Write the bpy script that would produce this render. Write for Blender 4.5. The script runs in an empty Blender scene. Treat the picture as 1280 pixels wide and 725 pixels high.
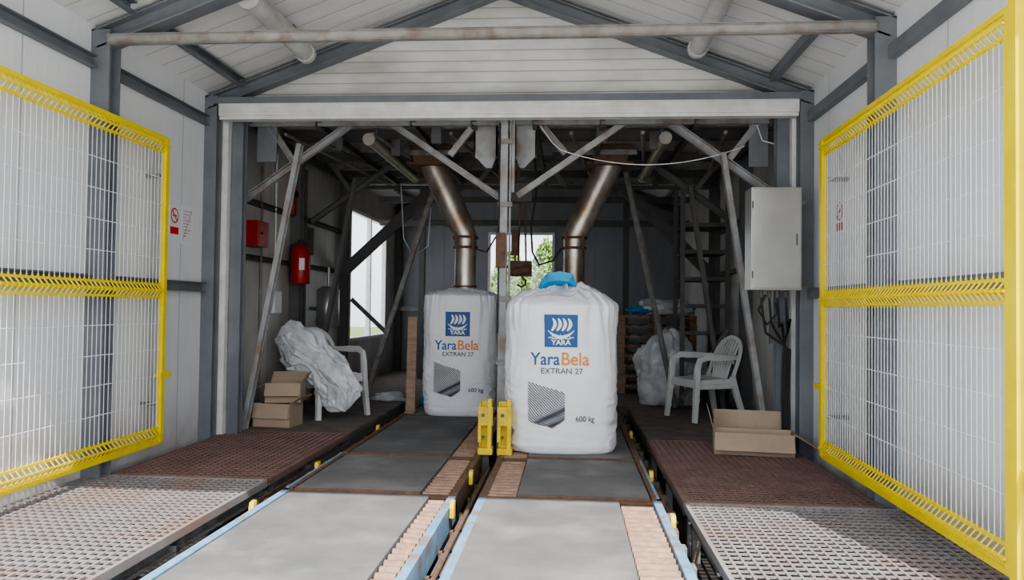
import bpy, math, random
from mathutils import Vector, Matrix, noise
random.seed(7)
scene = bpy.context.scene
COL = scene.collection
try:
    scene.view_settings.look = 'AgX - Medium High Contrast'
except Exception:
    pass

# ------------------------------------------------------------------ materials
def mat(name, c1, c2=None, scale=4.0, rough=0.6, metal=0.0, bump=0.0, bscale=None, lo=0.35, hi=0.65, c3=None, s3=1.0, stretch=None, emit=None):
    m = bpy.data.materials.new(name); m.use_nodes = True
    nt = m.node_tree; N = nt.nodes; L = nt.links
    b = N['Principled BSDF']
    b.inputs['Roughness'].default_value = rough
    b.inputs['Metallic'].default_value = metal
    b.inputs['Base Color'].default_value = (*c1, 1)
    tc = N.new('ShaderNodeTexCoord')
    mp = N.new('ShaderNodeMapping'); L.new(tc.outputs['Object'], mp.inputs['Vector'])
    if stretch: mp.inputs['Scale'].default_value = stretch
    if c2 is not None:
        nz = N.new('ShaderNodeTexNoise'); nz.inputs['Scale'].default_value = scale
        nz.inputs['Detail'].default_value = 6; nz.inputs['Roughness'].default_value = 0.6
        L.new(mp.outputs[0], nz.inputs['Vector'])
        cr = N.new('ShaderNodeValToRGB')
        cr.color_ramp.elements[0].position = lo; cr.color_ramp.elements[0].color = (*c1, 1)
        cr.color_ramp.elements[1].position = hi; cr.color_ramp.elements[1].color = (*c2, 1)
        L.new(nz.outputs['Fac'], cr.inputs[0])
        out = cr.outputs[0]
        if c3 is not None:
            n3 = N.new('ShaderNodeTexNoise'); n3.inputs['Scale'].default_value = s3
            n3.inputs['Detail'].default_value = 5
            L.new(mp.outputs[0], n3.inputs['Vector'])
            r3 = N.new('ShaderNodeValToRGB')
            r3.color_ramp.elements[0].position = 0.5; r3.color_ramp.elements[0].color = (0, 0, 0, 1)
            r3.color_ramp.elements[1].position = 0.68; r3.color_ramp.elements[1].color = (1, 1, 1, 1)
            L.new(n3.outputs['Fac'], r3.inputs[0])
            mx = N.new('ShaderNodeMix'); mx.data_type = 'RGBA'
            L.new(r3.outputs[0], mx.inputs[0]); L.new(out, mx.inputs[6]); mx.inputs[7].default_value = (*c3, 1)
            out = mx.outputs[2]
        L.new(out, b.inputs['Base Color'])
    if bump:
        nb = N.new('ShaderNodeTexNoise'); nb.inputs['Scale'].default_value = bscale or scale * 3
        nb.inputs['Detail'].default_value = 5
        L.new(mp.outputs[0], nb.inputs['Vector'])
        bp = N.new('ShaderNodeBump'); bp.inputs['Strength'].default_value = bump; bp.inputs['Distance'].default_value = 0.01
        L.new(nb.outputs['Fac'], bp.inputs['Height']); L.new(bp.outputs[0], b.inputs['Normal'])
    if emit:
        b.inputs['Emission Color'].default_value = (*emit[0], 1); b.inputs['Emission Strength'].default_value = emit[1]
    return m

def panel_mat(name, base, dirt, axis, pitch, rib, dirtlo=0.45, dirthi=0.75, stretch=(1, 1, 0.35), foot=None, ribh=0.004, seamw=0.006):
    """sandwich panel: joints every `pitch`, shallow ribs every `rib` along the axis"""
    m = mat(name, base, dirt, scale=1.3, rough=0.45, lo=dirtlo, hi=dirthi, stretch=stretch)
    nt = m.node_tree; N = nt.nodes; L = nt.links
    b = N['Principled BSDF']; tc = [n for n in N if n.type == 'TEX_COORD'][0]
    sp = N.new('ShaderNodeSeparateXYZ'); L.new(tc.outputs['Object'], sp.inputs[0])
    def M(op, a, bb=None, c=None):
        n = N.new('ShaderNodeMath'); n.operation = op
        for i, v in enumerate((a, bb, c)):
            if v is None: continue
            if isinstance(v, (int, float)): n.inputs[i].default_value = v
            else: L.new(v, n.inputs[i])
        return n.outputs[0]
    v = sp.outputs[axis]
    fr = M('FRACT', M('DIVIDE', M('ADD', v, 100.0), pitch))
    seam = M('LESS_THAN', M('ABSOLUTE', M('SUBTRACT', fr, 0.5)), seamw / pitch)
    rb = M('SINE', M('MULTIPLY', v, 2 * math.pi / rib))
    rbs = M('MULTIPLY', M('SMOOTH_MAX', rb, 0.3, 0.4), 0.35)
    h = M('SUBTRACT', rbs, M('MULTIPLY', seam, 2.0))
    bp = N.new('ShaderNodeBump'); bp.inputs['Strength'].default_value = 0.6; bp.inputs['Distance'].default_value = ribh
    L.new(h, bp.inputs['Height']); L.new(bp.outputs[0], b.inputs['Normal'])
    src = b.inputs['Base Color'].links[0].from_socket
    mx = N.new('ShaderNodeMix'); mx.data_type = 'RGBA'
    L.new(M('MULTIPLY', seam, 0.5), mx.inputs[0]); L.new(src, mx.inputs[6]); mx.inputs[7].default_value = (0.15, 0.15, 0.15, 1)
    out = mx.outputs[2]
    if foot:
        nz = N.new('ShaderNodeTexNoise'); nz.inputs['Scale'].default_value = 5; nz.inputs['Detail'].default_value = 6
        L.new(tc.outputs['Object'], nz.inputs['Vector'])
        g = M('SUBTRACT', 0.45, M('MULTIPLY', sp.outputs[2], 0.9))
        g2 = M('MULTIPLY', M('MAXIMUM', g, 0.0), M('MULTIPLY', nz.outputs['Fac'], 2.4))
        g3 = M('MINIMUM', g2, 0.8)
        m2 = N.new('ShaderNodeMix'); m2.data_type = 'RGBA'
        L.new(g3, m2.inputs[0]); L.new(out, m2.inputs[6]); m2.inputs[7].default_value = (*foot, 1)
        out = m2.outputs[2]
    L.new(out, b.inputs['Base Color'])
    return m

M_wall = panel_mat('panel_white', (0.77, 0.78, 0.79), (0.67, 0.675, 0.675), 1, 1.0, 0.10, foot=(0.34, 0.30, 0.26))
M_gable = panel_mat('panel_gable', (0.74, 0.735, 0.70), (0.42, 0.41, 0.365), 2, 0.10, 0.10, stretch=(0.6, 1, 1.6), seamw=0.005, dirtlo=0.40, dirthi=0.70)
M_roof = panel_mat('panel_roof', (0.78, 0.78, 0.77), (0.62, 0.615, 0.59), 1, 0.25, 0.25, stretch=(0.5, 1, 1), ribh=0.012, seamw=0.006)
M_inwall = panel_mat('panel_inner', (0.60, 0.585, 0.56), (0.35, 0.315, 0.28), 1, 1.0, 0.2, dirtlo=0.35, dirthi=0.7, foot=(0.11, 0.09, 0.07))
M_back = panel_mat('panel_back_shaded', (0.26, 0.27, 0.30), (0.17, 0.17, 0.18), 0, 1.0, 0.2)  # wall seen against the light: its shade is put into this dark colour
M_steel = mat('steel_paint', (0.15, 0.163, 0.18), (0.20, 0.213, 0.23), 3, 0.5, 0.1)
M_tie = mat('steel_tie', (0.34, 0.33, 0.31), (0.25, 0.235, 0.21), 5, 0.55, 0.1, c3=(0.21, 0.16, 0.13), s3=6)
M_steelw = mat('steel_worn', (0.29, 0.29, 0.285), (0.19, 0.175, 0.16), 7, 0.6, 0.1, c3=(0.19, 0.135, 0.10), s3=9)
M_lsteel = mat('steel_light', (0.37, 0.38, 0.39), (0.29, 0.285, 0.275), 6, 0.6, 0.1, c3=(0.24, 0.19, 0.155), s3=5)
M_dark = mat('steel_dark', (0.095, 0.098, 0.104), (0.14, 0.13, 0.12), 5, 0.7, 0.1)
M_rust = mat('rust', (0.19, 0.105, 0.065), (0.11, 0.07, 0.05), 14, 0.85, 0.1, bump=0.4)
M_rustl = mat('rust_light', (0.38, 0.25, 0.175), (0.24, 0.155, 0.11), 18, 0.8, 0.1, bump=0.3)
M_chute = mat('chute_metal', (0.60, 0.57, 0.52), (0.44, 0.37, 0.29), 6, 0.36, 0.75, c3=(0.30, 0.20, 0.13), s3=4, stretch=(1, 1, 0.6))
M_lamp = mat('lamp_body', (0.60, 0.60, 0.57), (0.44, 0.43, 0.40), 5, 0.4)
M_lampd = mat('lamp_body_dusty', (0.36, 0.335, 0.30), (0.25, 0.225, 0.20), 5, 0.4, 0.3)
M_white = mat('white_trim', (0.79, 0.79, 0.78), (0.64, 0.63, 0.60), 5, 0.5)
M_yel = mat('yellow_paint', (0.88, 0.69, 0.01), (0.80, 0.60, 0.01), 6, 0.4)
M_yelw = mat('yellow_worn', (0.82, 0.60, 0.02), (0.55, 0.38, 0.03), 10, 0.5)
M_wire = mat('wire', (0.76, 0.77, 0.78), None, rough=0.4, metal=0.0)
M_belt = mat('belt_rubber', (0.118, 0.118, 0.118), (0.165, 0.162, 0.157), 2.6, 0.85, bump=0.35, bscale=40, c3=(0.215, 0.205, 0.19), s3=2.2)
M_blue = mat('blue_rail', (0.12, 0.29, 0.50), (0.28, 0.40, 0.50), 9, 0.5, 0.1, c3=(0.26, 0.19, 0.14), s3=6)
M_grat = mat('grating_grey', (0.285, 0.268, 0.26), (0.235, 0.205, 0.195), 3.5, 0.6, 0.1, c3=(0.27, 0.195, 0.17), s3=2)
M_gratr = mat('grating_rust', (0.245, 0.15, 0.125), (0.175, 0.11, 0.09), 3.5, 0.75, 0.1)
M_floorr = mat('floor_rust', (0.22, 0.17, 0.14), (0.13, 0.105, 0.09), 5, 0.85, bump=0.3)
M_conc = mat('concrete_out', (0.56, 0.555, 0.54), (0.47, 0.465, 0.45), 1.2, 0.9, bump=0.2, bscale=20)
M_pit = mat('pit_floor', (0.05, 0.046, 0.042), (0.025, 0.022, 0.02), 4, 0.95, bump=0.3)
M_fabric = mat('woven_white', (0.84, 0.85, 0.875), (0.78, 0.79, 0.82), 5, 0.55, bump=0.15, bscale=60)
M_pblue = mat('print_blue', (0.010, 0.085, 0.27), None, rough=0.5)
M_porange = mat('print_orange', (0.75, 0.24, 0.04), None, rough=0.5)
M_pgrey = mat('print_grey', (0.06, 0.065, 0.08), None, rough=0.5)
M_pwhite = mat('print_white', (0.82, 0.83, 0.85), None, rough=0.5)
M_loop = mat('loop_blue', (0.02, 0.26, 0.52), (0.04, 0.36, 0.65), 8, 0.6)
M_card = mat('cardboard', (0.42, 0.32, 0.23), (0.37, 0.28, 0.20), 4, 0.85)
M_cardi = mat('cardboard_inside', (0.32, 0.235, 0.17), (0.27, 0.20, 0.145), 4, 0.9)
M_tape = mat('tape', (0.45, 0.36, 0.26), None, rough=0.3)
M_plast = mat('chair_plastic', (0.74, 0.74, 0.71), (0.64, 0.63, 0.60), 6, 0.4)
M_sack = mat('sack_film', (0.76, 0.77, 0.79), (0.52, 0.53, 0.55), 5, 0.3, bump=0.9, bscale=7)
M_red = mat('red_paint', (0.42, 0.015, 0.015), (0.32, 0.012, 0.012), 5, 0.35)
M_black = mat('black_rubber', (0.02, 0.02, 0.02), None, rough=0.6)
M_wood = mat('wood', (0.40, 0.28, 0.195), (0.26, 0.175, 0.125), 7, 0.85, stretch=(1, 1, 4))
M_cab = mat('cabinet_steel', (0.50, 0.495, 0.48), (0.42, 0.415, 0.40), 3, 0.34, 0.7)
M_signw = mat('sign_white', (0.80, 0.80, 0.80), None, rough=0.4)
M_signr = mat('sign_red', (0.62, 0.02, 0.02), None, rough=0.4)
M_leaf = mat('leaves', (0.10, 0.20, 0.035), (0.22, 0.34, 0.07), 2, 0.8)
M_bark = mat('bark', (0.12, 0.09, 0.06), (0.07, 0.05, 0.04), 6, 0.9)
M_grass = mat('grass', (0.13, 0.20, 0.05), (0.20, 0.24, 0.09), 1, 0.95)

def glass_mat():
    m = bpy.data.materials.new('window_glass'); m.use_nodes = True
    nt = m.node_tree; nt.nodes.clear()
    o = nt.nodes.new('ShaderNodeOutputMaterial'); t = nt.nodes.new('ShaderNodeBsdfTransparent')
    g = nt.nodes.new('ShaderNodeBsdfGlossy'); g.inputs['Roughness'].default_value = 0.05
    mx = nt.nodes.new('ShaderNodeMixShader'); mx.inputs[0].default_value = 0.08
    nt.links.new(t.outputs[0], mx.inputs[1]); nt.links.new(g.outputs[0], mx.inputs[2]); nt.links.new(mx.outputs[0], o.inputs[0])
    return m
M_glass = glass_mat()

# ------------------------------------------------------------------ mesh builder
class B:
    def __init__(s, name, mats):
        s.name = name; s.mats = mats; s.v = []; s.f = []; s.mi = []; s.sm = []
        s.T = Matrix.Identity(4)
    def add(s, vs, fs, mi=0, smooth=False):
        o = len(s.v)
        s.v += [tuple(s.T @ Vector(p)) for p in vs]
        for f in fs:
            s.f.append([o + i for i in f]); s.mi.append(mi); s.sm.append(smooth)
    def box(s, x0, x1, y0, y1, z0, z1, mi=0):
        vs = [(x, y, z) for x in (x0, x1) for y in (y0, y1) for z in (z0, z1)]
        s.add(vs, [(0, 1, 3, 2), (4, 6, 7, 5), (0, 4, 5, 1), (2, 3, 7, 6), (0, 2, 6, 4), (1, 5, 7, 3)], mi)
    def prof(s, p1, p2, poly, up=(0, 0, 1), mi=0, smooth=False):
        p1 = Vector(p1); p2 = Vector(p2); d = (p2 - p1).normalized(); up = Vector(up)
        if abs(d.dot(up)) > 0.98: up = Vector((0, 1, 0)) if abs(d.y) < 0.9 else Vector((1, 0, 0))
        a = d.cross(up).normalized(); b = a.cross(d).normalized()
        n = len(poly)
        vs = [p1 + a * x + b * y for x, y in poly] + [p2 + a * x + b * y for x, y in poly]
        fs = [(i, (i + 1) % n, n + (i + 1) % n, n + i) for i in range(n)]
        s.add(vs, fs, mi, smooth); s.add(vs, [tuple(range(n))[::-1], tuple(range(n, 2 * n))], mi)
    def bar(s, p1, p2, w, h, mi=0, up=(0, 0, 1)):
        s.prof(p1, p2, [(-w/2, -h/2), (w/2, -h/2), (w/2, h/2), (-w/2, h/2)], up, mi)
    def hbeam(s, p1, p2, w, h, mi=0, up=(0, 0, 1), t=0.012):
        a, b = w/2, h/2
        s.prof(p1, p2, [(-a, -b), (a, -b), (a, -b+t), (t/2, -b+t), (t/2, b-t), (a, b-t), (a, b), (-a, b), (-a, b-t), (-t/2, b-t), (-t/2, -b+t), (-a, -b+t)], up, mi)
    def cchan(s, p1, p2, w, h, mi=0, up=(0, 0, 1), t=0.008):
        a, b = w/2, h/2
        s.prof(p1, p2, [(-a, -b), (a, -b), (a, -b+t), (-a+t, -b+t), (-a+t, b-t), (a, b-t), (a, b), (-a, b)], up, mi)
    def angle(s, p1, p2, w, mi=0, up=(0, 0, 1), t=0.008):
        a = w/2
        s.prof(p1, p2, [(-a, -a), (a, -a), (a, -a+t), (-a+t, -a+t), (-a+t, a), (-a, a)], up, mi)
    def cyl(s, p1, p2, r, mi=0, n=12):
        s.prof(p1, p2, [(r*math.cos(2*math.pi*i/n), r*math.sin(2*math.pi*i/n)) for i in range(n)], mi=mi, smooth=True)
    def sweep(s, pts, size, mi=0, n=10, up=(0, 0, 1), rect=False, smooth=True):
        pts = [Vector(p) for p in pts]; up = Vector(up); K = len(pts)
        if not isinstance(size, list): size = [size] * K
        rings = []; pa = None
        for i, p in enumerate(pts):
            d = (pts[min(i+1, K-1)] - pts[max(i-1, 0)]).normalized()
            if pa is None:
                u = up if abs(d.dot(up)) < 0.95 else Vector((0, 1, 0))
                a = d.cross(u).normalized()
            else:
                a = (pa - d * pa.dot(d)).normalized()
            pa = a; b = a.cross(d).normalized()
            w = size[i]
            if rect:
                ww, hh = w
                rings.append([p + a*x + b*y for x, y in ((-ww/2, -hh/2), (ww/2, -hh/2), (ww/2, hh/2), (-ww/2, hh/2))])
            else:
                rings.append([p + a*(w*math.cos(2*math.pi*j/n)) + b*(w*math.sin(2*math.pi*j/n)) for j in range(n)])
        m = len(rings[0]); vs = [v for r in rings for v in r]; fs = []
        for i in range(K-1):
            for j in range(m):
                fs.append((i*m+j, i*m+(j+1) % m, (i+1)*m+(j+1) % m, (i+1)*m+j))
        s.add(vs, fs, mi, smooth and not rect)
        s.add(rings[0], [tuple(range(m))[::-1]], mi); s.add(rings[-1], [tuple(range(m))], mi)
    def grid(s, fn, nu, nv, mi=0, smooth=True, closeu=False):
        vs = []; fs = []
        for j in range(nv + 1):
            for i in range(nu + (0 if closeu else 1)):
                vs.append(fn(i / nu, j / nv))
        W = nu if closeu else nu + 1
        for j in range(nv):
            for i in range(nu):
                i2 = (i + 1) % W if closeu else i + 1
                fs.append((j*W+i, j*W+i2, (j+1)*W+i2, (j+1)*W+i))
        s.add(vs, fs, mi, smooth)
    def done(s, bevel=0.0, solid=0.0, recalc=True):
        me = bpy.data.meshes.new(s.name); me.from_pydata(s.v, [], s.f)
        for m in s.mats: me.materials.append(m)
        me.polygons.foreach_set('material_index', s.mi); me.polygons.foreach_set('use_smooth', s.sm)
        me.update()
        if recalc:
            import bmesh
            bm = bmesh.new(); bm.from_mesh(me); bmesh.ops.recalc_face_normals(bm, faces=bm.faces); bm.to_mesh(me); bm.free()
        ob = bpy.data.objects.new(s.name, me); COL.objects.link(ob)
        if solid:
            md = ob.modifiers.new('solid', 'SOLIDIFY'); md.thickness = solid; md.offset = 0
        if bevel:
            md = ob.modifiers.new('bevel', 'BEVEL'); md.width = bevel; md.segments = 2; md.limit_method = 'ANGLE'
        return ob

def xf(x, y, z, rz=0, sc=1.0):
    return Matrix.Translation((x, y, z)) @ Matrix.Rotation(math.radians(rz), 4, 'Z') @ Matrix.Scale(sc, 4)

# ------------------------------------------------------------------ dimensions
XL, XR, XC = -3.45, 2.15, -0.65
Y0, YF, YB = 2.9, 7.0, 15.0
EAVE, RIDGE = 3.23, 4.28
GL = -0.38
def roofz(x): return RIDGE - (RIDGE - EAVE) * abs(x - XC) / (XR - XC)

# ground & floors
b = B('ground', [M_conc]); b.box(-40, 40, -40, 60, GL-0.1, GL); b.done()
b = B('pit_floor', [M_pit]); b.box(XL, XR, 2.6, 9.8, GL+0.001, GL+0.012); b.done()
b = B('floor', [M_floorr]); b.box(XL, XR, 9.82, YB, GL+0.01, -0.005); b.done()
b = B('lawn', [M_grass]); b.box(-30, 30, 19, 58, GL+0.001, GL+0.03); b.done()

# walls
b = B('wall_left', [M_wall, M_inwall])
b.box(XL-0.08, XL, Y0, YF+0.1, GL, EAVE+0.05, 0)
wy0, wy1, wz0, wz1 = 11.75, 14.1, 0.68, 2.80
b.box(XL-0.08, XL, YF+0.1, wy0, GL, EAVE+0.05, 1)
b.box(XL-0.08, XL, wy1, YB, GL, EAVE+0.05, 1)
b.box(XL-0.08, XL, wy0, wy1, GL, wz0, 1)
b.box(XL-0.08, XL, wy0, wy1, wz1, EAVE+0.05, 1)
b.done()
b = B('wall_right', [M_wall, M_inwall])
b.box(XR, XR+0.08, Y0, YF+0.1, GL, EAVE+0.05, 0)
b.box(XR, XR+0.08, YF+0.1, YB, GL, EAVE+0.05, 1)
b.done()
bx0, bx1, bz0, bz1 = -1.62, -0.30, 0.9, 2.74
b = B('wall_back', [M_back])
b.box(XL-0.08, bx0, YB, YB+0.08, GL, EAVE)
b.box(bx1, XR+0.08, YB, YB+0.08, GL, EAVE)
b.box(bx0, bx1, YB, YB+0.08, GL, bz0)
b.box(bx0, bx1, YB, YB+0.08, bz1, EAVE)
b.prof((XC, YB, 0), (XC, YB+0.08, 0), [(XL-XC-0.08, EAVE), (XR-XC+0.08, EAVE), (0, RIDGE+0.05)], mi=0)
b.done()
# gable above shutter
b = B('wall_gable', [M_gable])
b.prof((XC, YF+0.02, 0), (XC, YF+0.08, 0), [(XL-XC, 3.1), (XR-XC, 3.1), (XR-XC, EAVE), (0, RIDGE), (XL-XC, EAVE)], mi=0)
b.done()
# front fascia
b = B('wall_front_fascia', [M_wall])
b.prof((XC, Y0-0.08, 0), (XC, Y0, 0), [(XL-XC-0.1, 3.36), (XR-XC+0.1, 3.36), (0, RIDGE+0.12)], mi=0)
b.done()
# roof
b = B('ceiling', [M_roof])
for sx in (XL, XR):
    e = sx + (-0.15 if sx == XL else 0.15)
    z = roofz(e)
    vs = [(e, Y0-0.1, z+0.02), (XC, Y0-0.1, RIDGE+0.02), (XC, YB+0.2, RIDGE+0.02), (e, YB+0.2, z+0.02)]
    vs += [(x, y, zz+0.08) for x, y, zz in vs]
    b.add(vs, [(0, 1, 2, 3), (4, 7, 6, 5), (0, 4, 5, 1), (1, 5, 6, 2), (2, 6, 7, 3), (3, 7, 4, 0)])
b.done()

# windows
def window(name, axis, p, a0, a1, z0, z1, mull):
    b = B(name, [M_white, M_glass])
    t = 0.05
    def bx(u0, u1, w0, w1, d0=-0.02, d1=0.06, mi=0):
        if axis == 'y': b.box(p+d0, p+d1, u0, u1, w0, w1, mi)
        else: b.box(u0, u1, p+d0, p+d1, w0, w1, mi)
    bx(a0, a0+t, z0, z1); bx(a1-t, a1, z0, z1); bx(a0+t, a1-t, z0, z0+t); bx(a0+t, a1-t, z1-t, z1)
    for m in mull: bx(m-0.03, m+0.03, z0+t, z1-t)
    bx(a0+t, a1-t, z0+t, z1-t, 0.015, 0.02, 1)
    return b.done()
window('window_1', 'y', XL-0.06, wy0, wy1, wz0, wz1, [13.0])
window('window_2', 'x', YB, bx0, bx1, bz0, bz1, [-1.28])

# portal frames
def portal(y, w=0.13, m=M_steel, name='portal_frame'):
    b = B(name, [m])
    h = w/2
    for x, sg in ((XL+h, 1), (XR-h, -1)):
        b.hbeam((x, y, GL), (x, y, EAVE-0.02), w, w, up=(0, 1, 0))
        b.box(x-h-0.0, x+h, y-h-0.02, y+h+0.02, GL, GL+0.02)
        b.hbeam((x - sg*0.05, y, EAVE-0.09), (XC, y, RIDGE-0.085), w, w)
    return b.done()
portal(Y0+0.1); portal(5.25, 0.14); portal(YF-0.05, 0.12)
for y in (9.2, 11.2, 14.85): portal(y, 0.13, M_dark)

# girts and purlins
b = B('wall_rails', [M_steel, M_dark])
for x, sg in ((XL+0.03, 1), (XR-0.03, -1)):
    for z in (2.97, 1.40):
        for y0, y1 in ((Y0+0.18, 5.17), (5.33, YF-0.12)):
            b.cchan((x, y0, z), (x, y1, z), 0.055, 0.09, 0)
    for z in (2.35, 1.75):
        for y0, y1 in ((7.1, 9.12), (9.28, 11.12)):
            b.cchan((x, y0, z), (x, y1, z), 0.055, 0.06, 1)
b.done()
b = B('roof_purlins', [M_steel, M_lsteel])
for x in (XL+0.36, XR-0.36, XC-1.4, XC+1.4, XC):
    z = roofz(x) - (0.04 if x != XC else 0.03)
    for y0, y1 in ((Y0+0.1, 5.1), (5.4, 6.88), (7.1, 9.1), (9.3, 11.1), (11.3, 13.0), (13.2, 14.7)):
        if x in (XC-1.4, XC+1.4) and y1 < 7: continue
        b.cchan((x, y0, z), (x, y1, z), 0.06, 0.08, 0)
b.done()

# tie beam across front frame
b = B('tie_beam', [M_tie])
b.cchan((XL+0.14, 5.17, 3.125), (XR-0.14, 5.17, 3.135), 0.06, 0.065, up=(0, 0, 1))
b.cchan((XL+0.14, 5.15, 3.125), (XR-0.14, 5.15, 3.135), 0.02, 0.075, up=(0, 0, 1))
b.done()

# shutter head
SZ = -0.02
b = B('roller_shutter', [M_white, M_steel, M_black])
b.box(-3.31, 2.02, YF-0.12, YF+0.0, 3.035+SZ, 3.15+SZ, 0)
b.box(-3.31, 2.02, YF-0.10, YF+0.0, 3.005+SZ, 3.035+SZ, 0)
for i in range(3): b.box(-3.31, 2.02, YF-0.127, YF-0.12, 3.06+i*0.033+SZ, 3.068+i*0.033+SZ, 0)
b.box(-3.36, 2.06, YF-0.13, YF+0.0, 3.15+SZ, 3.21+SZ, 1)
b.box(-3.37, -3.285, YF+0.04, YF+0.14, -0.0, 3.05, 0)
b.box(2.0, 2.06, YF+0.04, YF+0.14, -0.0, 3.05, 0)
for x in (-3.22, 1.94):
    b.hbeam((x, YF+0.16, 0), (x, YF+0.16, 3.15), 0.11, 0.11, 1, up=(0, 1, 0))
b.done()

# mezzanine deck overhead
b = B('overhead_deck', [M_dark, M_lsteel, M_steelw])
b.box(XL+0.15, XR-0.15, 7.25, 11.1, 3.20, 3.225, 2)
for i in range(7):
    y = 7.62 + i*0.58
    b.hbeam((XL+0.15, y, 3.13), (XR-0.15, y, 3.13), 0.08, 0.14, 2 if i % 2 == 0 else 0)
for x in (-3.2, -2.5, -1.55, -0.95, -0.35, 0.3, 1.2, 1.9):
    b.cchan((x, 7.3, 3.03), (x, 11.0, 3.03), 0.05, 0.07, 0)
for z, y in ((3.05, 7.36), (3.16, 7.34), (2.98, 10.9)):
    b.bar((XL+0.15, y, z), (XR-0.15, y, z), 0.04, 0.05, 1 if z == 3.05 else 0)
for x in (-2.9, -2.0, -1.2, 0.0, 0.7, 1.5):
    b.cyl((x, 7.5, 2.98), (x+0.3, 10.4, 2.98), 0.02, 2, 8)
for i in range(9):
    x = -3.0+0.55*i
    b.box(x-0.05, x+0.05, 7.5+0.3*(i % 3), 7.54+0.3*(i % 3), 2.88, 3.06, 0)
b.done()

# hopper supports
b = B('hopper_support_frame', [M_lsteel, M_dark, M_steelw, M_steel])
def seg(x1, z1, x2, z2, y, w=0.07, mi=0, kind='c'):
    if kind == 'c': b.cchan((x1, y, z1), (x2, y, z2), 0.05, w, mi, up=(0, 0.02, 1) if abs(x1-x2) > 0.05 else (1, 0, 0))
    else: b.bar((x1, y, z1), (x2, y, z2), 0.05, w, mi)
for y, mi in ((7.42, 0), (9.4, 1)):
    seg(-3.28, 2.30, -2.17, 3.08, y, 0.07, mi)
    seg(-2.70, 2.85, -3.22, 0.0, y-0.04, 0.085, mi)
    seg(-3.05, 3.08, -2.76, 2.66, y, 0.06, mi)
    seg(0.905, 3.09, 1.90, 2.38, y, 0.08, mi)
    seg(1.45, 2.75, 1.87, 0.0, y-0.04, 0.085, mi)
    seg(1.81, 3.08, 1.52, 2.7, y, 0.06, mi)
    if mi == 0:
        seg(-1.84, 3.10, -0.69, 2.32, y, 0.06, mi)
        seg(0.58, 3.10, -0.52, 2.34, y, 0.06, mi)
    seg(-0.93, 3.08, -1.19, 2.74, y, 0.06, mi)
    seg(-0.33, 3.08, -0.055, 2.76, y, 0.06, mi)
seg(-3.36, 1.72, -1.98, 3.0, 11.0, 0.16, 1, 'b'); seg(2.04, 1.72, 0.74, 3.0, 11.0, 0.16, 1, 'b')
seg(-1.70, 3.0, -2.65, 0.0, 9.75, 0.06, 2); seg(0.70, 3.0, 1.35, 0.0, 9.75, 0.06, 2)
seg(-3.3, 1.35, -2.75, 0.85, 11.3, 0.06, 2)
for x0, x1 in ((-0.955, -0.73), (-0.55, -0.34)):
    b.box(x0, x1, 7.44, 7.47, 2.74, 3.12, 0)
    b.prof((0, 7.44, 0), (0, 7.47, 0), [(x0, 2.742), (x1, 2.742), (x1-0.05 if x0 < -0.7 else x1-0.12, 2.62), (x0+0.12 if x0 < -0.7 else x0+0.05, 2.62)], mi=0)
    b.box(x0, x0+0.012, 7.44, 7.58, 2.74, 3.12, 0); b.box(x1-0.012, x1, 7.44, 7.58, 2.74, 3.12, 0)
b.bar((-0.8, 7.5, 3.04), (-0.4, 7.5, 3.04), 0.05, 0.08, 0)
b.box(-3.15, -2.95, 7.40, 7.42, 2.68, 3.08, 3); b.box(1.70, 1.88, 7.40, 7.42, 2.62, 3.08, 3)
b.done()

# centre post
b = B('centre_post', [M_lsteel, M_steelw, M_rust, M_black])
b.hbeam((-0.635, 7.22, GL), (-0.635, 7.22, 3.14), 0.075, 0.09, 0, up=(0, 1, 0), t=0.008)
b.cchan((-0.56, 7.24, 2.35), (-0.56, 7.24, 3.12), 0.05, 0.06, 0, up=(0, 1, 0))
b.cyl((-0.575, 7.2, 0), (-0.575, 7.2, 3.1), 0.012, 0, 8)
b.cyl((-0.675, 7.16, 1.0), (-0.675, 7.16, 3.0), 0.008, 3, 6)
b.box(-0.71, -0.56, 7.13, 7.31, GL, GL+0.02, 0)
b.box(-0.70, -0.61, 7.12, 7.17, 1.62, 1.95, 2)
for z in (0.7, 1.3, 2.2, 2.8): b.box(-0.69, -0.55, 7.165, 7.18, z, z+0.05, 1)
b.done(bevel=0.002)

# filling chutes
def chute(sg, x, xt):
    b = B('filling_chute', [M_chute, M_rust, M_steelw])
    y = 8.95
    zt = 2.92
    b.sweep([(x, y, 1.47), (x, y, 1.75), (x, y, 2.0), (x, y, 2.08), (x+(xt-x)*0.07, y, 2.15), (x+(xt-x)*0.16, y, 2.23), (x+(xt-x)*0.92, y, zt-0.05), (xt, y, zt+0.08)],
            [0.125, 0.125, 0.125, 0.13, 0.138, 0.145, 0.16, 0.165], 0, 24)
    for z, r, h in ((1.49, 0.14, 0.02), (1.95, 0.145, 0.03), (2.07, 0.15, 0.03)):
        b.cyl((x, y, z-h/2), (x, y, z+h/2), r, 1, 24)
    for k in range(4):
        a = math.pi/4 + k*math.pi/2
        b.box(x+0.14*math.cos(a)-0.015, x+0.14*math.cos(a)+0.015, y+0.14*math.sin(a)-0.015, y+0.14*math.sin(a)+0.015, 1.93, 2.14, 1)
    b.box(xt-0.27, xt+0.27, y-0.25, y+0.25, 2.90, 2.93, 1)
    b.prof((xt, y-0.25, 0), (xt, y+0.25, 0), [(-0.25, 3.12), (0.25, 3.12), (0.18, 2.93), (-0.18, 2.93)], mi=1)
    b.box(xt-0.3, xt+0.3, y-0.28, y-0.25, 3.0, 3.06, 2)
    b.done(bevel=0.0)
chute(-1, -1.235, -1.64); chute(1, 0.05, 0.45)

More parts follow.
